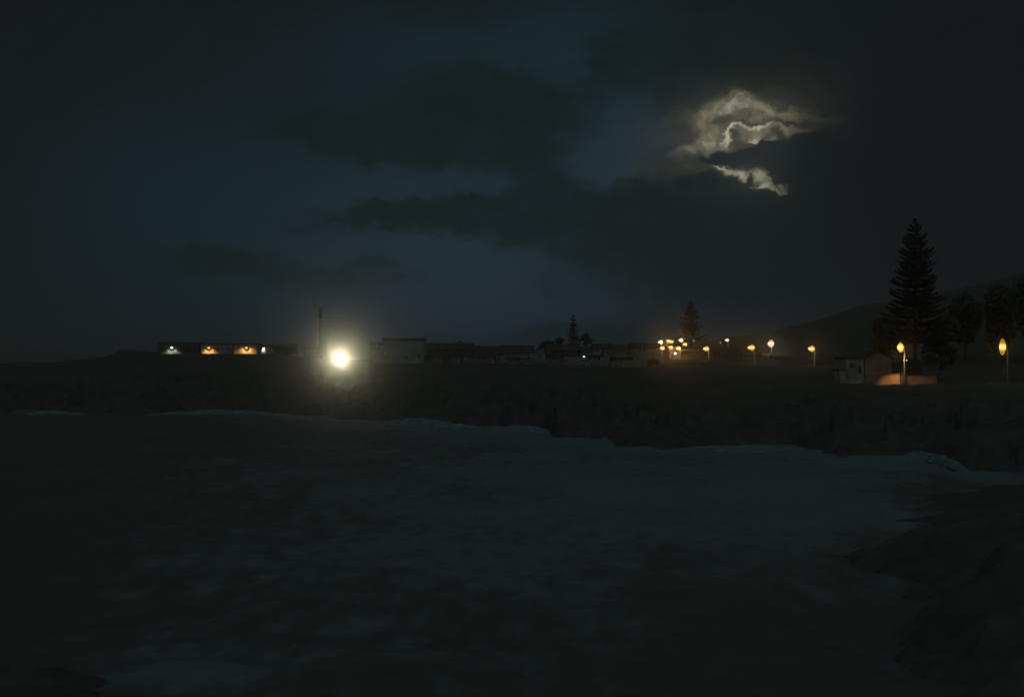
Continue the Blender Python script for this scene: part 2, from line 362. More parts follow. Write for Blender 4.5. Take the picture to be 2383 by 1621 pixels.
# near rocks: right outcrop and bottom-left ledge, both stepping out of the water
def ledge(name, outline, hfun, lab, cell=1.1, ks=1.0):
    """outline: photo pixels of the waterline; heights rise inward"""
    pts = [(X(px, CAMZ * F / (py - HY)), CAMZ * F / (py - HY)) for px, py in outline]
    def inside(x, y):
        c = False; n = len(pts)
        for i in range(n):
            x1, y1 = pts[i]; x2, y2 = pts[(i + 1) % n]
            if (y1 > y) != (y2 > y) and x < (x2 - x1) * (y - y1) / (y2 - y1) + x1: c = not c
        return c
    def dist(x, y):
        d = 1e9; n = len(pts)
        for i in range(n):
            x1, y1 = pts[i]; x2, y2 = pts[(i + 1) % n]; dx, dy = x2 - x1, y2 - y1; L2 = dx * dx + dy * dy or 1e-9
            t = max(0, min(1, ((x - x1) * dx + (y - y1) * dy) / L2)); d = min(d, math.hypot(x - x1 - t * dx, y - y1 - t * dy))
        return d
    x0 = min(p[0] for p in pts) - 3; x1 = max(p[0] for p in pts) + 3; y0 = min(p[1] for p in pts) - 3; y1 = max(p[1] for p in pts) + 3
    nx = int((x1 - x0) / cell) + 2; ny = int((y1 - y0) / cell) + 2; vv = []; ff = []
    for i in range(nx):
        for j in range(ny):
            x = x0 + i * cell; y = y0 + j * cell
            xx = x + mn.noise(Vector((x * .4, y * .4, 0))) * 1.2; yy = y + mn.noise(Vector((x * .4, y * .4, 9))) * 1.2
            d = dist(xx, yy) * (1 if inside(xx, yy) else -1)
            hs = ks * max(.18, min(1, (125 - y) / 70)); z = hfun(d) * (hs if d > 0 else 1) + hs * (abs(mn.noise(Vector((x * .22, y * .22, 5)))) * 1.0 + mn.noise(Vector((x * .8, y * .8, 2))) * .35 + (mn.cell(Vector((x * .33 + .6 * mn.noise(Vector((x * .3, y * .3, 3))), y * .33, 1))) - .3) * .8 + mn.fractal(Vector((x * .5, y * .5, 6)), 1, 2, 3) * .4) * max(0, min(1, (d + 1) / 3)) - .3 * hs
            vv.append((x, y, z))
    for i in range(nx - 1):
        for j in range(ny - 1):
            a = i * ny + j; ff.append((a, a + ny, a + ny + 1, a + 1))
    me = bpy.data.meshes.new(name); me.from_pydata(vv, [], ff); me.materials.append(rock); me.update()
    o = bpy.data.objects.new(name, me); sc.collection.objects.link(o)
    return o
r1 = ledge('rock_outcrop', [(4600, 1150), (2383, 1126), (2245, 1131), (2170, 1148), (2118, 1176), (2110, 1200), (2078, 1232), (2036, 1262), (1966, 1278), (1950, 1310),
                            (2010, 1345), (2085, 1370), (2100, 1430), (2060, 1500), (2090, 1600), (2080, 1700), (4600, 1750)],
           lambda d: max(-1.5, min(2.0, d * .45)), '', .9)
tag(r1, 'broad black rock outcrop jutting from the right into the foaming bay', 'rock')
r2 = ledge('rock_ledge', [(-300, 1530), (0, 1522), (130, 1551), (235, 1567), (292, 1592), (360, 1640), (380, 1780), (-400, 1800)],
           lambda d: max(-1.5, min(1.2, d * .5)), '', .7, .55)
tag(r2, 'low dark rock ledge in the bottom left corner of the water', 'rock')

# ------------------------------------------------------------------ sea
spx = [-1500 + 50 * i for i in range(30)] + [i * 6 for i in range(0, 400)] + [2400 + 50 * i for i in range(30)]
sy = []; y = 18.0
while y < 330: sy.append(y); y *= 1.0125
while y < 6000: sy.append(y); y *= 1.09
sy.append(6000)
sv = []; sf = []; foam = []
def wave(x, y):
    h = .30 * math.sin(y * .21 + 1.8 * mn.noise(Vector((x * .012, y * .012, 0)))) * (.5 + .5 * mn.noise(Vector((x * .02, y * .02, 7))))
    h += .35 * mn.noise(Vector((x * .12, y * .2, 2))) + .16 * mn.noise(Vector((x * .35, y * .5, 4))) + .07 * mn.noise(Vector((x * .9, y * 1.2, 6)))
    return h
def foam_at(px, Y):
    py = HY + CAMZ * F / Y; x = X(px, Y); c = coastY(px)
    f0 = 0.0
    # broad churned sheet filling the middle of the bay
    f0 += .55 * math.exp(-((px - 1200) / 760) ** 2 - ((py - 1120) / 190) ** 2)
    f0 += .42 * math.exp(-((px - 1750) / 420) ** 2 - ((py - 1140) / 130) ** 2)
    f0 += .40 * math.exp(-((px - 900) / 700) ** 2 - ((py - 1560) / 100) ** 2)
    f0 += .38 * math.exp(-((px - 420) / 170) ** 2 - ((py - 1575) / 55) ** 2)
    f0 += .42 * math.exp(-((px - 1050) / 760) ** 2 - ((py - 1330) / 150) ** 2)
    f0 += .32 * math.exp(-((px - 1930) / 210) ** 2 - ((py - 1185) / 85) ** 2)
    # surf running along the shore
    d = c - Y
    s = interp([(-1400, .1), (0, .3), (60, .45), (150, .5), (330, .25), (400, .6), (620, .85), (1100, 1.0), (1260, 1.1), (1330, .6), (1500, .55), (1900, .7), (2150, 1.0), (2400, .7)], px)
    f0 += s * math.exp(-(max(0, d) / interp([(0, 10), (350, 12), (700, 30), (1250, 28), (1350, 10), (1900, 12), (2300, 14)], px)) ** 2)
    f0 += .55 * math.exp(-((px - 2180) / 60) ** 2 - ((py - 1075) / 30) ** 2)
    f0 += .5 * math.exp(-((px - 2110) / 50) ** 2 - ((py - 1218) / 18) ** 2) + .45 * math.exp(-((px - 2070) / 40) ** 2 - ((py - 1355) / 22) ** 2)
    return f0
for px in spx:
    for Y in sy:
        x = X(px, Y); k = max(0, min(1, (1200 - Y) / 900))
        sv.append((x, Y, wave(x, Y) * k)); foam.append(foam_at(px, Y))
n = len(sy)
for i in range(len(spx) - 1):
    for j in range(n - 1):
        a = i * n + j; sf.append((a, a + n, a + n + 1, a + 1))
me = bpy.data.meshes.new('sea'); me.from_pydata(sv, [], sf); me.update()
me.polygons.foreach_set('use_smooth', [True] * len(me.polygons))
at = me.attributes.new('foam', 'FLOAT', 'POINT'); at.data.foreach_set('value', foam)
wm = bpy.data.materials.new('sea_water'); wm.use_nodes = True; t = wm.node_tree; b = t.nodes['Principled BSDF']
def TN(k, **kw):
    q = t.nodes.new(k)
    for a_, v_ in kw.items(): setattr(q, a_, v_)
    return q
geo = TN('ShaderNodeNewGeometry')
def wnoise(scale, det, sx=1, sy_=1):
    mp = TN('ShaderNodeMapping'); mp.inputs['Scale'].default_value = (sx, sy_, 1); t.links.new(geo.outputs['Position'], mp.inputs[0])
    q = TN('ShaderNodeTexNoise'); q.inputs['Scale'].default_value = scale; q.inputs['Detail'].default_value = det; q.inputs['Roughness'].default_value = .62
    t.links.new(mp.outputs[0], q.inputs[0]); return q.outputs['Fac']
def TM(op, a, b_, c_=None, clamp=False):
    q = TN('ShaderNodeMath', operation=op); q.use_clamp = clamp
    for s_, v_ in zip(q.inputs, (a, b_, c_)):
        if v_ is None: continue
        if isinstance(v_, (int, float)): s_.default_value = v_
        else: t.links.new(v_, s_)
    return q.outputs[0]
att = TN('ShaderNodeAttribute', attribute_name='foam')
n1 = wnoise(.10, 6, 1, .5); n2 = wnoise(.75, 7, 1, .42)
fm = TM('MULTIPLY_ADD', TM('SUBTRACT', n1, .5), 1.5, att.outputs['Fac'])
fm = TM('MULTIPLY_ADD', TM('SUBTRACT', n2, .5), 1.6, fm)
mr = TN('ShaderNodeMapRange', interpolation_type='SMOOTHSTEP'); mr.inputs[1].default_value = .12; mr.inputs[2].default_value = .85; t.links.new(fm, mr.inputs[0])
mx = TN('ShaderNodeMix', data_type='RGBA'); mx.inputs[6].default_value = (.066, .078, .074, 1); mx.inputs[7].default_value = (.100, .158, .196, 1)
t.links.new(mr.outputs[0], mx.inputs[0]); t.links.new(mx.outputs[2], b.inputs['Base Color'])
rg = TM('MULTIPLY_ADD', mr.outputs[0], .35, .5); t.links.new(rg, b.inputs['Roughness'])
b.inputs['IOR'].default_value = 1.33; b.inputs['Specular IOR Level'].default_value = .28
bp = TN('ShaderNodeBump'); bp.inputs['Distance'].default_value = .35; bp.inputs['Strength'].default_value = .7
t.links.new(wnoise(.9, 6, 1, 1.5), bp.inputs['Height']); t.links.new(bp.outputs[0], b.inputs['Normal'])
me.materials.append(wm)
sea = bpy.data.objects.new('sea', me); sc.collection.objects.link(sea); sea['kind'] = 'structure'

# breaking surf thrown up along the shore: lumpy ridges of foam
foamm = mat('surf_foam', (.125, .20, .24), .9, .25, .8, spec=.1)
def surf(name, p0, p1, off, hgt, lab, seed, depth=5, n=160):
    mb = MB(); m = 8
    for i in range(n + 1):
        px = p0 + (p1 - p0) * i / n; c = coastY(px) - off; e = math.sin(math.pi * i / n) ** .4
        for j in range(m + 1):
            t_ = j / m; yy = c - depth * (t_ - .5) * 2; x = X(px, yy)
            h = hgt * e * math.sin(math.pi * t_) ** .8 * max(.15, .6 + 1.0 * mn.noise(Vector((x * .10, seed, 0))) + .35 * mn.noise(Vector((x * .45, yy * .4, seed))))
            mb.v.append((x, yy, h - .15))
    for i in range(n):
        for j in range(m):
            a = i * (m + 1) + j; mb.f.append((a, a + 1, a + m + 2, a + m + 1))
    for _ in range(0):   # spray thrown off the crest
        px = rnd.uniform(p0, p1); c = coastY(px) - off; x = X(px, c); k = .55 + 1.3 * mn.noise(Vector((x * .18, seed, 0)))
        if k < .35: continue
        z = hgt * k * rnd.uniform(.3, 1.15); yy = c + rnd.uniform(-depth, depth) * .4; r = rnd.uniform(.05, .22); i = len(mb.v)
        mb.v += [(x - r, yy, z), (x + r * .6, yy + r, z + .3 * r), (x + r * .2, yy - r, z + r), (x, yy, z - r)]; mb.f += [(i, i + 1, i + 2), (i, i + 3, i + 1), (i + 1, i + 3, i + 2), (i + 2, i + 3, i)]
    o = mb.build(name, foamm, smooth=True); o['kind'] = 'stuff'; o['label'] = lab
    o['category'] = 'surf'
    return o
surf('surf', 340, 820, 6, 1.0, 'pale surf breaking along the headland below the lit long building', 1)
surf('surf', 800, 1285, 6, 1.4, 'bluish surf breaking under the bright floodlight up to the black point', 5)
surf('surf', 1500, 1960, 3, .6, 'faint low surf along the dark shore below the street lamps', 9)
surf('surf', 60, 280, 4, .8, 'thin surf line at the far left end of the shore', 12, n=80)
surf('surf', 2090, 2260, 2, 1.1, 'pale smudge of spray washing on the rocks at the right', 16, depth=4, n=80)

# ------------------------------------------------------------------ buildings
def house(name, px0, px1, Y, eave, base, ridge, wallm, label, roofm=None, kind='gable_x', depth=9, group=None, windows=(), chim=None, door=None, cat='house', basez=None):
    xa, xb = X(px0, Y), X(px1, Y); xm = (xa + xb) / 2; hw = (xb - xa) / 2
    ze, zb = Z(eave, Y), Z(base, Y); zr = Z(ridge, Y)
    g = min(gz(px0, Y), gz(px1, Y), gz(px0, Y + depth), gz(px1, Y + depth)) - .4
    z0 = min(zb, g)
    root = empty(name, (xm, Y, z0), label, cat, group)
    w = MB().box(-hw, hw, 0, depth, 0, ze - z0)
    roofm = roofm or tile
    e = ze - z0; r = zr - z0
    if kind == 'gable_x': w.gend(0, depth, -hw, e, r - .15, axis='x'); w.gend(0, depth, hw - .25, e, r - .15, axis='x')
    if kind == 'gable_y': w.gend(-hw, hw, 0, e, r - .12, axis='y'); w.gend(-hw, hw, depth - .25, e, r - .12, axis='y')
    w.build('wall', wallm, root)
    rf = MB()
    if kind == 'gable_x': rf.gable(-hw, hw, 0, depth, e + .12, r, 'x')
    elif kind == 'gable_y': rf.gable(-hw, hw, 0, depth, e + .12, r, 'y')
    elif kind == 'hip': rf.hip(-hw, hw, 0, depth, e + .02, r)
    else:
        rf.box(-hw - .15, hw + .15, -.15, depth + .15, e + .003, e + .25)
        rf.box(-hw - .15, hw + .15, -.15, .1, e + .253, max(r, e + .35)); rf.box(-hw - .15, -hw + .1, .103, depth, e + .253, max(r, e + .35)); rf.box(hw - .1, hw + .15, .103, depth, e + .253, max(r, e + .35))
    rfo = rf.build('roof', roofm, root)
    if chim:
        cxp, top = chim; cxl = X(cxp, Y) - xm
        MB().box(cxl - .45, cxl + .45, depth * .45, depth * .45 + .9, e - .2, Z(top, Y) - z0).box(cxl - .55, cxl + .55, depth * .45 - .1, depth * .45 + 1.0, Z(top, Y) - z0 + .003, Z(top, Y) - z0 + .2).build('chimney', wallm, rfo)
    for (wx, wy, ww, wh) in windows:      # photo pixels
        x = X(wx, Y) - xm; z = Z(wy, Y) - z0; a = ww / F * Y / 2; hh = wh / F * Y / 2
        fo = MB().box(x - a - .08, x + a + .08, -.06, -.003, z - hh - .08, z - hh).box(x - a - .08, x + a + .08, -.06, -.003, z + hh, z + hh + .08) \
            .box(x - a - .08, x - a, -.06, -.003, z - hh + .001, z + hh - .001).box(x + a, x + a + .08, -.06, -.003, z - hh + .001, z + hh - .001).box(x - .03, x + .03, -.055, -.035, z - hh + .001, z + hh - .001).build('window', wood, root)
        MB().box(x - a + .002, x + a - .002, -.03, -.004, z - hh + .002, z + hh - .002).build('pane', glass, fo)
    if door:
        dx = X(door, Y) - xm; zf = max(0, Z(base, Y) - z0)
        d = MB().box(dx - .5, dx + .5, -.05, -.003, zf, zf + 2.1).build('door', wood, root)
        MB().box(dx + .35, dx + .42, -.10, -.052, zf + 1.0, zf + 1.1).build('handle', steel, d)
    return root
def wins(a, b, n, y, w, h): return [(a + (b - a) * (i + .5) / n, y, w, h) for i in range(n)]
VG = 'village houses behind the bay'
# long lit building on the headland, three blocks
house('long_building', 366, 466, 622, 799.5, 824, 796, darkw, 'long flat roofed building on the headland lit by a greenish white wall lamp', kind='flat', depth=8, group='blocks on the headland', cat='building', windows=wins(420, 462, 3, 812, 4, 5))
house('long_building', 468, 541, 620, 801.5, 824, 798.5, concrete, 'middle block of the headland buildings lit orange by its left wall lamp', kind='flat', depth=8, group='blocks on the headland', cat='building', windows=wins(500, 538, 3, 812, 4, 5))
house('long_building', 543, 598, 618, 801.5, 824, 798.5, concrete, 'headland block with an orange semicircle of lamplight on its wall', kind='flat', depth=8, group='blocks on the headland', cat='building')
house('low_shed', 600, 642, 624, 808, 826, 801.5, darkw, 'low dark shed at the right end of the lit headland buildings', depth=9, cat='shed')
# beside the floodlight
house('stone_barn', 706, 745, 600, 816, 830, 809, darkw, 'small dark barn between the mast and the low round hillock', depth=8, cat='barn')
house('village_house', 862, 889, 500, 802, 832, 796.5, cream, 'small cream house just right of the floodlight glare', depth=7, group=VG, windows=wins(866, 886, 2, 812, 2.5, 4))
house('white_house', 890, 986, 470, 793, 846, 786.5, white, 'big pale two storey house with a low middle gable right of the floodlight', kind='flat', depth=12, chim=(983, 788),
      windows=[(945, 832, 7, 4), (975, 828, 4, 6)], roofm=tile)
house('dark_house', 988, 1100, 560, 812, 842, 797.5, darkw, 'long dark roofed house right of the big pale house', group=VG, depth=10)
house('dark_house', 1030, 1106, 640, 812, 842, 792.5, darkw, 'hip roofed house whose peak shows above the long dark roof', kind='hip', group=VG, depth=16)
house('dark_house', 1101, 1168, 540, 828, 842, 804, whitedim, 'wide dark tiled house over a dim white front wall', group=VG, depth=12, windows=wins(1105, 1160, 4, 835, 4, 5), chim=(1167, 800))
house('dark_house', 1170, 1216, 520, 822, 842, 802, whitedim, 'tiled house right of the small chimney', group=VG, depth=10, windows=wins(1174, 1212, 2, 831, 4, 5))
house('dark_house', 1218, 1242, 500, 819, 842, 803, whitedim, 'narrow house with bluish wall left of the white gabled one', group=VG, depth=9, windows=[(1230, 829, 4, 5)])
house('village_house', 1243, 1269, 480, 821, 844, 808, whitedim, 'small house with a pale pointed gable facing the bay', kind='gable_y', group=VG, depth=9, windows=[(1256, 829, 3, 5)])
house('low_cottage', 1052, 1098, 470, 829, 846, 826, whitedim, 'low white cottage in front of the long dark roof', group=VG, depth=6, windows=wins(1056, 1096, 3, 837, 3, 4), door=1075)
house('low_cottage', 1104, 1150, 465, 831, 847, 828, whitedim, 'low white cottage in front of the wide dark tiled house', group=VG, depth=6, windows=wins(1108, 1146, 3, 838, 3, 4))
house('dark_house', 1270, 1350, 560, 815, 842, 801, darkw, 'dark house below the slender pine', group=VG, depth=10)
house('village_house', 1312, 1362, 480, 827, 838, 822, whitedim, 'dim wall house with a small white light on it', group=VG, depth=7)
house('village_house', 1380, 1424, 520, 812, 822, 799, whitedim, 'low pale house behind the one with the bright side gable', group=VG, depth=9, windows=wins(1384, 1420, 3, 817, 3, 3))
house('village_house', 1396, 1420, 460, 828, 842, 817, white, 'pale gabled house left of the dark hip roof', kind='gable_y', group=VG, depth=8, windows=[(1402, 829, 6, 5)])
house('hip_roofed_house', 1424, 1474, 455, 831, 845, 821, darkw, 'house under a faintly paler hipped roof above the cream block', kind='hip', roofm=mat('pale_tile', (.15, .15, .12), .9, .2, 2, spec=.1), group=VG, depth=9)
house('dark_house', 1424, 1468, 600, 812, 830, 801, darkw, 'dark roofed house left of the long cream building', group=VG, depth=9)
house('long_cream_house', 1470, 1538, 530, 810, 820.5, 797, cream, 'long cream house under a dark roof left of the lamp cluster', group=VG, depth=12, windows=[(1489, 815, 3, 5), (1499, 815, 3, 5)])
house('cream_block', 1447, 1506, 430, 841, 857, 840, cream, 'plain cream flat roofed block at the edge of the shore', kind='flat', depth=7, cat='building', roofm=cream, windows=())
house('low_white_building', 1362, 1445, 440, 843, 856, 841.5, whitedim, 'long low bluish white building left of the cream block', kind='flat', depth=7, cat='building', windows=wins(1370, 1440, 5, 849, 3, 3), roofm=whitedim)
house('low_white_building', 1286, 1350, 452, 844, 855, 842.5, whitedim, 'faint low white building farthest left of the shore row', kind='flat', depth=7, cat='building', roofm=whitedim)
house('lamplit_house', 1559, 1585, 560, 806, 836, 800, pinkw, 'orange lit end wall of a house among the lamp cluster', depth=8, cat='house', windows=[(1566, 826, 3, 5)])
house('dark_house', 1588, 1660, 560, 814, 838, 808, darkw, 'low dark house behind the single lamp right of the cluster', group=VG, depth=9)
house('dark_house', 1662, 1722, 600, 812, 836, 806, darkw, 'dim house between two street lamps below the small hillside lights', group=VG, depth=9)
for i, (a, b_, Y, e, bs, rd, m_, kd, lab) in enumerate([
    (990, 1028, 475, 830, 845, 826, whitedim, 'gable_x', 'small low house directly right of the big pale house'),
    (1152, 1170, 470, 829, 845, 823, whitedim, 'gable_y', 'narrow gabled cottage below the small chimney'),
    (1180, 1212, 455, 834, 848, 830, whitedim, 'gable_x', 'little white cottage in front of the tiled house right of the chimney'),
    (1216, 1240, 450, 836, 849, 833, whitedim, 'flat', 'flat roofed white hut left of the pale pointed gable'),
    (1272, 1306, 465, 835, 849, 831, whitedim, 'hip', 'hip roofed cottage below the small round tree'),
    (1366, 1392, 462, 829, 843, 824, whitedim, 'gable_x', 'small cottage between the lone white lamp and the pale gabled house'),
    (1508, 1534, 440, 838, 853, 833, darkw, 'hip', 'dark hipped house right behind the cream block'),
    (1344, 1378, 560, 815, 830, 806, whitedim, 'gable_x', 'house whose roof shows under the round tree with the gap'),
    (1730, 1770, 560, 824, 842, 818, darkw, 'gable_x', 'dim low house behind the street lamp below the bright hillside lamp'),
    (1800, 1850, 520, 832, 848, 825, darkw, 'gable_x', 'dim low house between the bright hillside lamp and the lone street lamp')]):
    house('cottage', a, b_, Y, e, bs, rd, m_, lab, kind=kd, depth=7, group=VG, windows=wins(a + 2, b_ - 2, max(1, int((b_ - a) / 12)), e + 5, 3, 4))
# right house group
house('pink_house', 2013, 2076, 300, 834, 884, 815.6, pinkw, 'pinkish gabled house left of the tall street lamp', kind='gable_y', depth=13, windows=[], cat='house')
house('side_wing', 2078, 2146, 303, 846, 884, 832, darkw, 'dark roofed wing behind the tall street lamp', depth=9, cat='house')
house('blue_house', 1969, 2011, 300, 836, 884, 829, whitedim, 'dim bluish white house left of the pinkish gable', kind='flat', depth=10, windows=[(1982, 850, 8, 9), (2001, 860, 5, 16)])
house('lean_to', 1954, 1968, 298, 862, 886, 860.5, whitedim, 'lower bluish annex at the left end of the house group', kind='flat', depth=7, cat='annex', windows=[])
# round tank with a lit rim beside the shed
root = empty('water_tank', (X(621, 605), 605, Z(826, 605)), 'squat round tank with a crescent of greenish light on its side', 'water tank')
mb = MB(); n = 28; rr = 15 / F * 605; H = 2.6
for z, q in ((0, 1), (H, 1), (H + .01, .96), (H + .6, .5), (H + .75, .02)):
    for j in range(n): mb.v.append((rr * q * math.cos(2 * math.pi * j / n), rr * q * math.sin(2 * math.pi * j / n), z))
for k in range(4):
    for j in range(n): mb.f.append((k * n + j, k * n + (j + 1) % n, (k + 1) * n + (j + 1) % n, (k + 1) * n + j))
mb.build('tank_shell', concrete, root, smooth=True)

def bwall(px0, Y0, px1, Y1, top0, top1, th, m, label, name='boundary_wall', cat='wall', group=None, cap=True):
    a = Vector((X(px0, Y0), Y0)); b_ = Vector((X(px1, Y1), Y1)); d = (b_ - a); ln = d.length; rz = math.atan2(d.y, d.x)
    z0 = min(gz(px0, Y0), gz(px1, Y1)) - .5
    root = empty(name, (a.x, a.y, z0), label, cat, group, rz)
    mb = MB(); t0, t1 = Z(top0, Y0) - z0, Z(top1, Y1) - z0
    mb.v += [(0, 0, 0), (ln, 0, 0), (ln, th, 0), (0, th, 0), (0, 0, t0), (ln, 0, t1), (ln, th, t1), (0, th, t0)]
    mb.f += [(0, 1, 5, 4), (1, 2, 6, 5), (2, 3, 7, 6), (3, 0, 4, 7), (4, 5, 6, 7), (3, 2, 1, 0)]
    mb.build('wall_panel', m, root)
    if cap:
        mb = MB(); o = .06
        mb.v += [(-o, -o, t0 + .003), (ln + o, -o, t1 + .003), (ln + o, th + o, t1 + .003), (-o, th + o, t0 + .003), (-o, -o, t0 + .09), (ln + o, -o, t1 + .09), (ln + o, th + o, t1 + .09), (-o, th + o, t0 + .09)]
        mb.f += [(0, 1, 5, 4), (1, 2, 6, 5), (2, 3, 7, 6), (3, 0, 4, 7), (4, 5, 6, 7), (3, 2, 1, 0)]
        mb.build('coping', m, root)
    return root
bwall(2013, 291, 2095, 286, 875.5, 870.5, .25, pinkw, 'rendered wall glowing orange left of the dark gate post')
bwall(2104, 286, 2180, 289, 874, 875.5, .25, pinkw, 'long low wall right of the gate post, orange only near the lamp')
bwall(1955, 292, 2012, 291.5, 882, 878, .25, whitedim, 'dim wall running left in front of the bluish house')
bwall(2296, 280, 2378, 276, 886, 889, .25, mat('grey_render', (.15, .15, .14), .9, .2, 1), 'faint low wall under the rightmost street lamp')
bwall(1516, 430, 1552, 432, 850, 850, .25, mat('low_brown_wall', (.28, .22, .17), .9, .2, 1), 'thin low brown wall right of the cream block')
gp = empty('gate_post', (X(2099.5, 285.6), 285.6, gz(2099, 286) - .3), 'square dark gate post between the two orange lit walls', 'gate post')
hgt = Z(869, 285.6) - gp.location.z
MB().box(-.30, .30, -.3, .3, 0, hgt).build('post_shaft', darkw, gp)
MB().box(-.38, .38, -.38, .38, hgt + .003, hgt + .14).build('post_cap', darkw, gp)

# ------------------------------------------------------------------ lattice mast
mY = 700; mx0 = X(745.5, mY); mz = gz(745, mY) - .3; mtop = Z(716, mY)
mast = empty('lattice_mast', (mx0, mY, mz), 'slim lattice mast with a thick antenna drum on top, left of the floodlight glare', 'mast')
H = mtop - mz; mb = MB(); q = .62
for a in range(3):
    t0 = a * 2.0944; t1 = (a + 1) * 2.0944
    p = (q * math.cos(t0), q * math.sin(t0)); p2 = (q * math.cos(t1), q * math.sin(t1))
    mb.tube([(p[0], p[1], 0), (p[0], p[1], H)], [.10, .10], 6)
    k = 0; z = 0
    while z < H - 1.2:
        A, B = (p, p2) if k % 2 else (p2, p); mb.tube([(A[0], A[1], z), (B[0], B[1], z + 1.2)], [.055, .055], 5); mb.tube([(A[0], A[1], z), (B[0], B[1], z)], [.05, .05], 5); z += 1.2; k += 1
mb.build('lattice', darksteel, mast)
zz = Z(741, mY) - mz
MB().tube([(0, 0, zz), (0, 0, H + .2)], [.78, .98], 14).build('antenna', darksteel, mast)
for a in range(3):
    t0 = a * 2.0944 + .5; MB().box(math.cos(t0) * 1.0 - .12, math.cos(t0) * 1.0 + .12, math.sin(t0) * 1.0 - .12, math.sin(t0) * 1.0 + .12, H - 2.6, H - .2).build('antenna_panel', steel, mast)
MB().box(-.9, .9, -.9, .9, -.5, .25).build('base', concrete, mast)

# ------------------------------------------------------------------ trees
def norfolk(px, py, Y, halfpx, label, tiers, base_py, seed, fine=1.0):
    r = random.Random(seed); x = X(px, Y); zb = gz(px, Y) - .3; top = Z(py, Y); Hh = top - zb; hw = halfpx / F * Y
    root = empty('norfolk_pine', (x, Y, zb), label, 'tree', 'norfolk pines')
    MB().tube([(0, 0, 0), (r.uniform(-.1, .1), 0, Hh * .5), (0, 0, Hh * .97)], [Hh * .016, Hh * .010, .04], 9).build('trunk', bark, root)
    c = MB(); zlow = max(1.5, Z(base_py, Y) - zb)
    for k in range(tiers):
        t_ = (k + r.uniform(-.3, .3)) / tiers; t_ = max(0, min(1, t_)); z = zlow + (Hh - zlow) * t_ ** .92
        ln0 = hw * (1 - t_) ** .80 * (1.0 if t_ < .93 else .6) + .28
        nb = 7 if t_ < .8 else 5; a0 = r.uniform(0, 6.28)
        if r.random() < .12: ln0 *= .72
        for i in range(nb):
            an = a0 + i * 6.283 / nb + r.uniform(-.15, .15); ln = ln0 * r.uniform(.62, 1.12); up0 = r.uniform(.0, .22)
            d = Vector((math.cos(an), math.sin(an), 0)); up_ = .12 + .22 * t_
            pts = [Vector((0, 0, z)) + d * ln * s + Vector((0, 0, ln * ((up_ + up0) * s * s - .10 * s))) for s in (0, .35, .7, 1)]
            c.tube(pts, [.07, .05, .035, .01], 4, cap=False)
            nt_ = max(12, int(ln * 19 * fine))
            for q_ in range(nt_):
                s = r.uniform(.12, 1.05); p = Vector((0, 0, z)) + d * ln * s + Vector((0, 0, ln * ((up_ + up0) * s * s - .10 * s)))
                sd = Vector((-d.y, d.x, 0)) * r.choice((-1, 1)); w = r.uniform(.25, .7) * (1.1 - .5 * s) * (.55 + .10 * ln)
                e = p + sd * w + d * w * .5 + Vector((0, 0, r.uniform(-.05, .30))); g_ = Vector((0, 0, r.uniform(.12, .42))) + d * .12
                i0 = len(c.v); c.v += [tuple(p - g_), tuple(e), tuple(p + g_)]; c.f.append((i0, i0 + 1, i0 + 2))
                i0 = len(c.v); c.v += [tuple(p - d * .1), tuple(e + g_ * .5), tuple(p + d * .2)]; c.f.append((i0, i0 + 1, i0 + 2))
    c.build('crown', leaf, root)
    return root
norfolk(1334, 730, 640, 15, 'slender pine with separate whorls rising over the middle of the village', 15, 800, 3, .9)
norfolk(1607, 696, 720, 34, 'dense conical pine standing right above the cluster of lamps', 24, 795, 5, 1.1)
norfolk(2131, 506, 300, 84, 'huge black pine towering over the pinkish gabled house', 34, 800, 8, 1.7)
def broad(px, py, Y, rx, ry, label, seed, n=1500, name='broadleaf_tree', hole=None, leafs=.35, group='round trees on the skyline'):
    r = random.Random(seed); x = X(px, Y); zb = gz(px, Y) - .3; top = Z(py, Y); ax = rx / F * Y; azz = ry / F * Y; cz = top - azz - zb
    root = empty(name, (x, Y, zb), label, 'tree', group)
    tr = MB().tube([(0, 0, 0), (.1, 0, cz * .6), (0, .1, cz)], [max(.15, ax * .09), max(.1, ax * .07), .05], 8)
    for i in range(5):
        a = i * 1.3; tr.tube([(.05, 0, cz * .5), (math.cos(a) * ax * .5, math.sin(a) * ax * .4, cz + azz * .2 * (i - 2) * .5)], [max(.08, ax * .04), .02], 5)
    tr.build('trunk', bark, root)
    lob = [(r.uniform(-.55, .55), r.uniform(-.5, .5), r.uniform(-.6, .55), r.uniform(.35, .55)) for _ in range(11)] + [(0, 0, .45, .5)]
    c = MB()
    for _ in range(n):
        l = r.choice(lob); v_ = Vector((r.gauss(0, 1), r.gauss(0, 1), r.gauss(0, 1))).normalized() * (l[3] * r.uniform(.55, 1.06))
        p = Vector(((l[0] + v_.x) * ax, (l[1] + v_.y) * ax, cz + (l[2] + v_.z) * azz))
        if hole and ((p.x / ax - hole[0]) / hole[2]) ** 2 + (((p.z - cz) / azz - hole[1]) / hole[3]) ** 2 < 1: continue
        s = leafs * r.uniform(.5, 1.3); a = Vector((r.gauss(0, 1), r.gauss(0, 1), r.gauss(0, 1))).normalized(); b_ = a.orthogonal().normalized() * s; a = a * s
        i0 = len(c.v); c.v += [tuple(p - a), tuple(p + b_), tuple(p + a), tuple(p - b_)]; c.f.append((i0, i0 + 1, i0 + 2, i0 + 3))
    c.build('crown', leaf, root)
    return root
broad(1301, 783, 600, 11, 12, 'small round tree left of the slender pine', 11, 900)
broad(1364, 774, 600, 17, 14, 'round tree with a gap under its left side, right of the slender pine', 12, 1400, hole=(-.55, -.55, .32, .35))
broad(1274, 792, 600, 20, 10, 'low bushy tree behind the white gabled house', 13, 1100)
broad(670, 799, 640, 27, 14, 'low domed thicket between the lit buildings and the mast', 14, 1800)
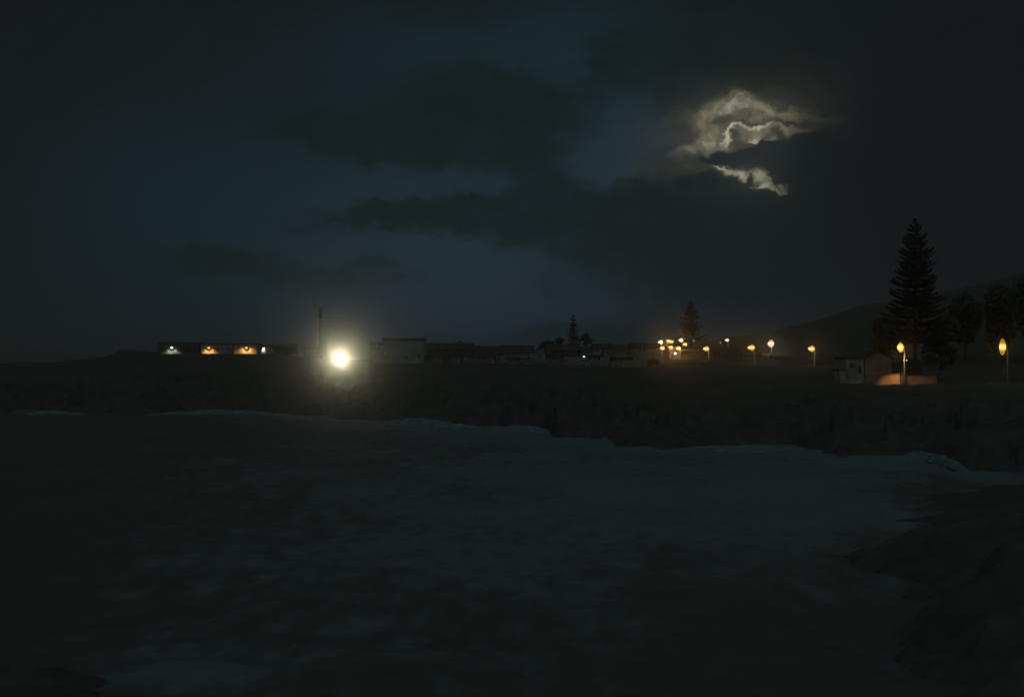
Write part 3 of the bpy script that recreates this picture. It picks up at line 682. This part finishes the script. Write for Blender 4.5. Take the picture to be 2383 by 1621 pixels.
broad(880, 806, 560, 12, 10, 'small bush squeezed between the glare and the big pale house', 15, 500)
broad(1500, 797, 700, 34, 8, 'flat topped thicket above the long cream house roof', 16, 1500)
broad(2246, 676, 420, 42, 60, 'broad tree on the slope right of the huge pine', 17, 4200, leafs=.5, group='dark slope trees')
broad(2335, 655, 400, 52, 80, 'tall spreading tree near the right edge of the picture', 18, 5200, leafs=.5, group='dark slope trees')
broad(2400, 622, 380, 48, 90, 'highest dark tree cut by the right edge', 19, 4800, leafs=.5, group='dark slope trees')
broad(2070, 735, 420, 48, 45, 'wide dark tree just left of the huge pine foot', 20, 3600, leafs=.5, group='dark slope trees')
broad(2190, 740, 380, 48, 55, 'wide dark tree just right of the huge pine foot', 21, 3600, leafs=.5, group='dark slope trees')

# ------------------------------------------------------------------ lamps
LP = .22
def lens(w, h, tri):
    """glass swollen to the size of its glare, revolved about the arm axis; tri 1 = pointed towards the left, 0 = lens shaped"""
    prof = []
    for i in range(11):
        t_ = i / 10; x = -w / 2 + w * t_
        round_ = max(0, 1 - abs(2 * t_ - 1) ** 1.5); cone = min(1, .22 + t_ * 1.05) * (1 if t_ < .8 else max(.35, 1 - (t_ - .8) * 3.2))
        prof.append((x, max(.02, h / 2 * (cone * tri + round_ * (1 - tri)))))
    return prof
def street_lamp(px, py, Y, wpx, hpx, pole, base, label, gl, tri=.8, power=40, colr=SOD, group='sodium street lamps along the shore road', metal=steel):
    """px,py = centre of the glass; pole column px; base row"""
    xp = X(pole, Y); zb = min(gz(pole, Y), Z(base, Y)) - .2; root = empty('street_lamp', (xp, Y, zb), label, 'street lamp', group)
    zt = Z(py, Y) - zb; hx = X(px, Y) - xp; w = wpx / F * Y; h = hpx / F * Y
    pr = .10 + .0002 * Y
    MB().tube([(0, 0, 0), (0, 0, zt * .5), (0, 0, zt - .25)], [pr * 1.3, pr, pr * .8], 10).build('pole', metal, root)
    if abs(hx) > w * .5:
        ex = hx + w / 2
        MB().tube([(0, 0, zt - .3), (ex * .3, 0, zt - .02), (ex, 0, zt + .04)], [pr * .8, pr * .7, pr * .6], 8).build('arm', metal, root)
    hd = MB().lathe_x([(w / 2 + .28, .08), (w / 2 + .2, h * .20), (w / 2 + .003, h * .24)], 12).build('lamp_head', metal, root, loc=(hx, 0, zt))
    g = MB().lathe_x(lens(w, h, tri), 20).build('glass', gl, root, smooth=True, loc=(hx, 0, zt))  # enlarged beyond a real lamp; lens bloom is put into its shape and colour
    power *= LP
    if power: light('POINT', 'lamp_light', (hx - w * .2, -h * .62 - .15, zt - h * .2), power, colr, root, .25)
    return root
C = 'sodium lamps clustered under the dense pine'
S = street_lamp
S(2333, 807, 287, 12.5, 39, 2344.5, 892, 'rightmost street lamp with a tall narrow amber glare shaped as glass', g_tall, 0, 350)
S(2095, 808, 285, 14, 27, 2104.7, 888, 'tall street lamp with oval amber glare shaped as glass over the gate post', g_tall, .25, 900)
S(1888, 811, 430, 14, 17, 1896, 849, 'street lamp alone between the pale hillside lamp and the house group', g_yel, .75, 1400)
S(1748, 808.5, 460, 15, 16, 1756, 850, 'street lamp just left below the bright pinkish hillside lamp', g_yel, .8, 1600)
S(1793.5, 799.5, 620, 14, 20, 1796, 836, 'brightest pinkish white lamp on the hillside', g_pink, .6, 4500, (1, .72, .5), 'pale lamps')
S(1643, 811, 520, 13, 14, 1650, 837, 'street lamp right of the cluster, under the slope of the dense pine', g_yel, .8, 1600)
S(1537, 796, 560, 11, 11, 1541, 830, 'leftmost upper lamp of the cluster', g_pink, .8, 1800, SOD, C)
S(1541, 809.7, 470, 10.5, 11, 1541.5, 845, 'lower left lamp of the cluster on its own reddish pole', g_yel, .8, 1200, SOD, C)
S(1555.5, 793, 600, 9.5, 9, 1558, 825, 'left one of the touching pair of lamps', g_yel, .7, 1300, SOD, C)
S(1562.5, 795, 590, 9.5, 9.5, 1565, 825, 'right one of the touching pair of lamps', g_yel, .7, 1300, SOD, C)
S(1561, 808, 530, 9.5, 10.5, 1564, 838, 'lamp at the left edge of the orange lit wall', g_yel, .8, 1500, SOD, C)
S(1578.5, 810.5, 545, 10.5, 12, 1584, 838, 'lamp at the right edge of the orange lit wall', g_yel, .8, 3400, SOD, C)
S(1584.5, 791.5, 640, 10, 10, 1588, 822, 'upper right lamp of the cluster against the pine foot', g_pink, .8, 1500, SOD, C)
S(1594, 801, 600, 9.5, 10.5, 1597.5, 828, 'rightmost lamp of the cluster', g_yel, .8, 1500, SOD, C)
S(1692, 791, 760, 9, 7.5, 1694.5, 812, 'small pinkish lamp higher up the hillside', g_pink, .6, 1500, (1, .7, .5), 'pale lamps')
def small_light(px, py, Y, dpx, label, gl, power=0, colr=(1, 1, .9), cat='wall lamp', post=True):
    z = Z(py, Y); zb = gz(px, Y) - .2; r = dpx / F * Y / 2
    root = empty('small_lamp', (X(px, Y), Y, zb), label, cat)
    MB().tube([(0, .12, 0), (0, .12, z - zb)], [.06, .05], 8).build('post', steel, root)
    MB().lathe_x([(-r * .98, r * .2), (-r * .7, r * .72), (0, r), (r * .7, r * .72), (r * .98, r * .2)], 12).build('glass', gl, root, True, (0, -r, z - zb))
    MB().box(-r * .7, r * .7, -r * 1.6, .1, z - zb + r * 1.02, z - zb + r * 1.02 + .08).build('cap', steel, root)
    if power: light('POINT', 'lamp_light', (0, -r * 2 - .2, z - zb), power, colr, root, .1)
    return root
small_light(1359, 829.5, 470, 5, 'lone small white lamp in front of the dim wall house', g_white)
small_light(1571, 822, 500, 6.5, 'small white lamp low in front of the orange lit wall', glow('bright_white_glass', (1.6, 1.5, 1.35), (.9, .85, .8), .6), 120)
small_light(1615, 792.5, 690, 3.6, 'tiny pale lamp at the foot of the dense pine', g_dim)
small_light(1677, 797, 720, 3.4, 'tiny greenish lamp left below the small pinkish hillside lamp', glow('green_dim_glass', (.36, .40, .24), (.2, .22, .12), .4))
small_light(2103, 838, 282, 3.2, 'left one of two tiny lamps on the tall street lamp pole', glow('tiny_warm_glass', (.9, .78, .55), (.6, .5, .35), .3))
small_light(2109.5, 838, 282, 3.2, 'right one of two tiny lamps on the tall street lamp pole', glow('tiny_warm_glass', (.9, .78, .55), (.6, .5, .35), .3))
small_light(897, 823.5, 462, 2.8, 'faint small lamp in front of the big pale house', glow('faint_glass', (.16, .16, .13), (.1, .1, .08), .3))

def wall_lamp(px, py, Y, label, gl, power, colr, name='wall_lamp', cone=100):
    x, z = X(px, Y), Z(py, Y); r = .55
    root = empty(name, (x, Y, z), label, 'wall lamp', 'wall lamps on the headland buildings')
    MB().box(-.12, .12, -.9, -.003, .55, .68).build('bracket', steel, root)
    MB().tube([(0, -.75, .05), (0, -.75, .54)], [.55, .15], 12).build('lamp_shade', steel, root)
    MB().lathe_x([(-r, .08), (-r * .7, r * .7), (0, r * 1.05), (r * .7, r * .7), (r, .08)], 12).build('glass', gl, root, True, (0, -.75, -.3))
    light('SPOT', 'lamp_light', (0, -1.55, -.2), power, colr, root, .1, (R(24), 0, 0), R(cone), .8)
    return root
wall_lamp(400.5, 807, 622, 'greenish white wall lamp at the left end of the headland building', g_merc, 2200, (.80, 1.0, .62), cone=130)
wall_lamp(486.5, 807.5, 620, 'orange wall lamp on the middle headland block', g_yel, 3200, (1.0, .44, .10), cone=130)
wall_lamp(574, 807.5, 618, 'orange wall lamp at the centre of a semicircle of light', g_yel, 3000, (1.0, .46, .11), cone=165)
wall_lamp(614.5, 809, 604, 'greenish white lamp above the round tank', g_merc, 500, (.85, 1.0, .6), cone=130)

# floodlight: two lamp housings on a short mast, aimed over the bay at the camera
fY = 420; fx = X(792.5, fY); fz = Z(836, fY); gb = gz(793, fY) - .3
fl = empty('floodlight', (fx, fY, gb), 'dazzling twin headed white floodlight on the headland aimed across the water', 'floodlight')
MB().tube([(0, .5, 0), (0, .5, fz - gb + .3)], [.16, .12], 10).build('pole', steel, fl)
MB().box(-1.5, 1.6, .35, .6, fz - gb - .12, fz - gb + .12).build('crossbar', steel, fl)
for dx, rr, dz in ((-.25, .80, .05), (.90, .45, -.12)):
    z = fz - gb + dz
    def disc(y0, y1, r0, r1, n=20):
        return MB().tube([(dx, y0, z), (dx, y1, z)], [r0, r1], n)
    hd = disc(.30, -.22, rr * .6, rr * 1.03).build('lamp_head', darksteel, fl)
    g = MB().tube([(0, 0, 0), (0, -.06, 0)], [rr, rr * .92], 20).build('glass', g_flood, hd, loc=(dx, -.225, z))
FLOOD_E = 38000
to = Vector((0, 0, CAMZ + 9)) - Vector((fx, fY, fz))
light('SPOT', 'flood_halo_beam', (0, -.6, fz - gb), FLOOD_E, (1.0, .90, .58), fl, .4, to.to_track_quat('-Z', 'Y').to_euler(), R(5.8), 1.0)  # narrow spot added to make the glare halo round the floodlight

# ------------------------------------------------------------------ night air, added to give the lamps a glare halo
hb = MB().box(-3300, 3300, -60, 6100, -4.2, 98).build('haze', None)
hb.data.materials.clear()
hm = bpy.data.materials.new('halo_air'); hm.use_nodes = True; t = hm.node_tree; t.nodes.clear()
o_ = t.nodes.new('ShaderNodeOutputMaterial'); pv = t.nodes.new('ShaderNodeVolumePrincipled'); pv2 = t.nodes.new('ShaderNodeVolumePrincipled'); ad = t.nodes.new('ShaderNodeAddShader')
pv.inputs['Density'].default_value = .00005; pv.inputs['Anisotropy'].default_value = .2; pv.inputs['Color'].default_value = (.9, .93, .92, 1)
pv2.inputs['Density'].default_value = .00020; pv2.inputs['Anisotropy'].default_value = .985; pv2.inputs['Color'].default_value = (.95, .95, .93, 1)  # forward-scattering lobe added in place of lens glare round the lamps
t.links.new(pv.outputs[0], ad.inputs[0]); t.links.new(pv2.outputs[0], ad.inputs[1]); t.links.new(ad.outputs[0], o_.inputs['Volume'])
hb.data.materials.append(hm); hb['kind'] = 'stuff'

# extra spots added at the tall street lamp and a cluster lamp, lighting the walls
for (px, py, Y, tx, ty, tY, en, cone) in ((2095, 818, 285, 2080, 884, 286.5, 6500, 50), (2098, 818, 285, 2125, 880, 287, 1500, 60), (1578, 815, 545, 1570, 820, 560, 9000, 100)):
    a = Vector((X(px, Y), Y - 1.2, Z(py, Y))); d = Vector((X(tx, tY), tY, Z(ty, tY))) - a
    rt = [o for o in sc.objects if o.get('category') == 'street lamp' and abs(o.location.x - X(px, Y)) < 2.5 and abs(o.location.y - Y) < 1][0]
    light('SPOT', 'down_light', a - rt.location, en, SOD, rt, .2, d.to_track_quat('-Z', 'Y').to_euler(), R(cone), .9)
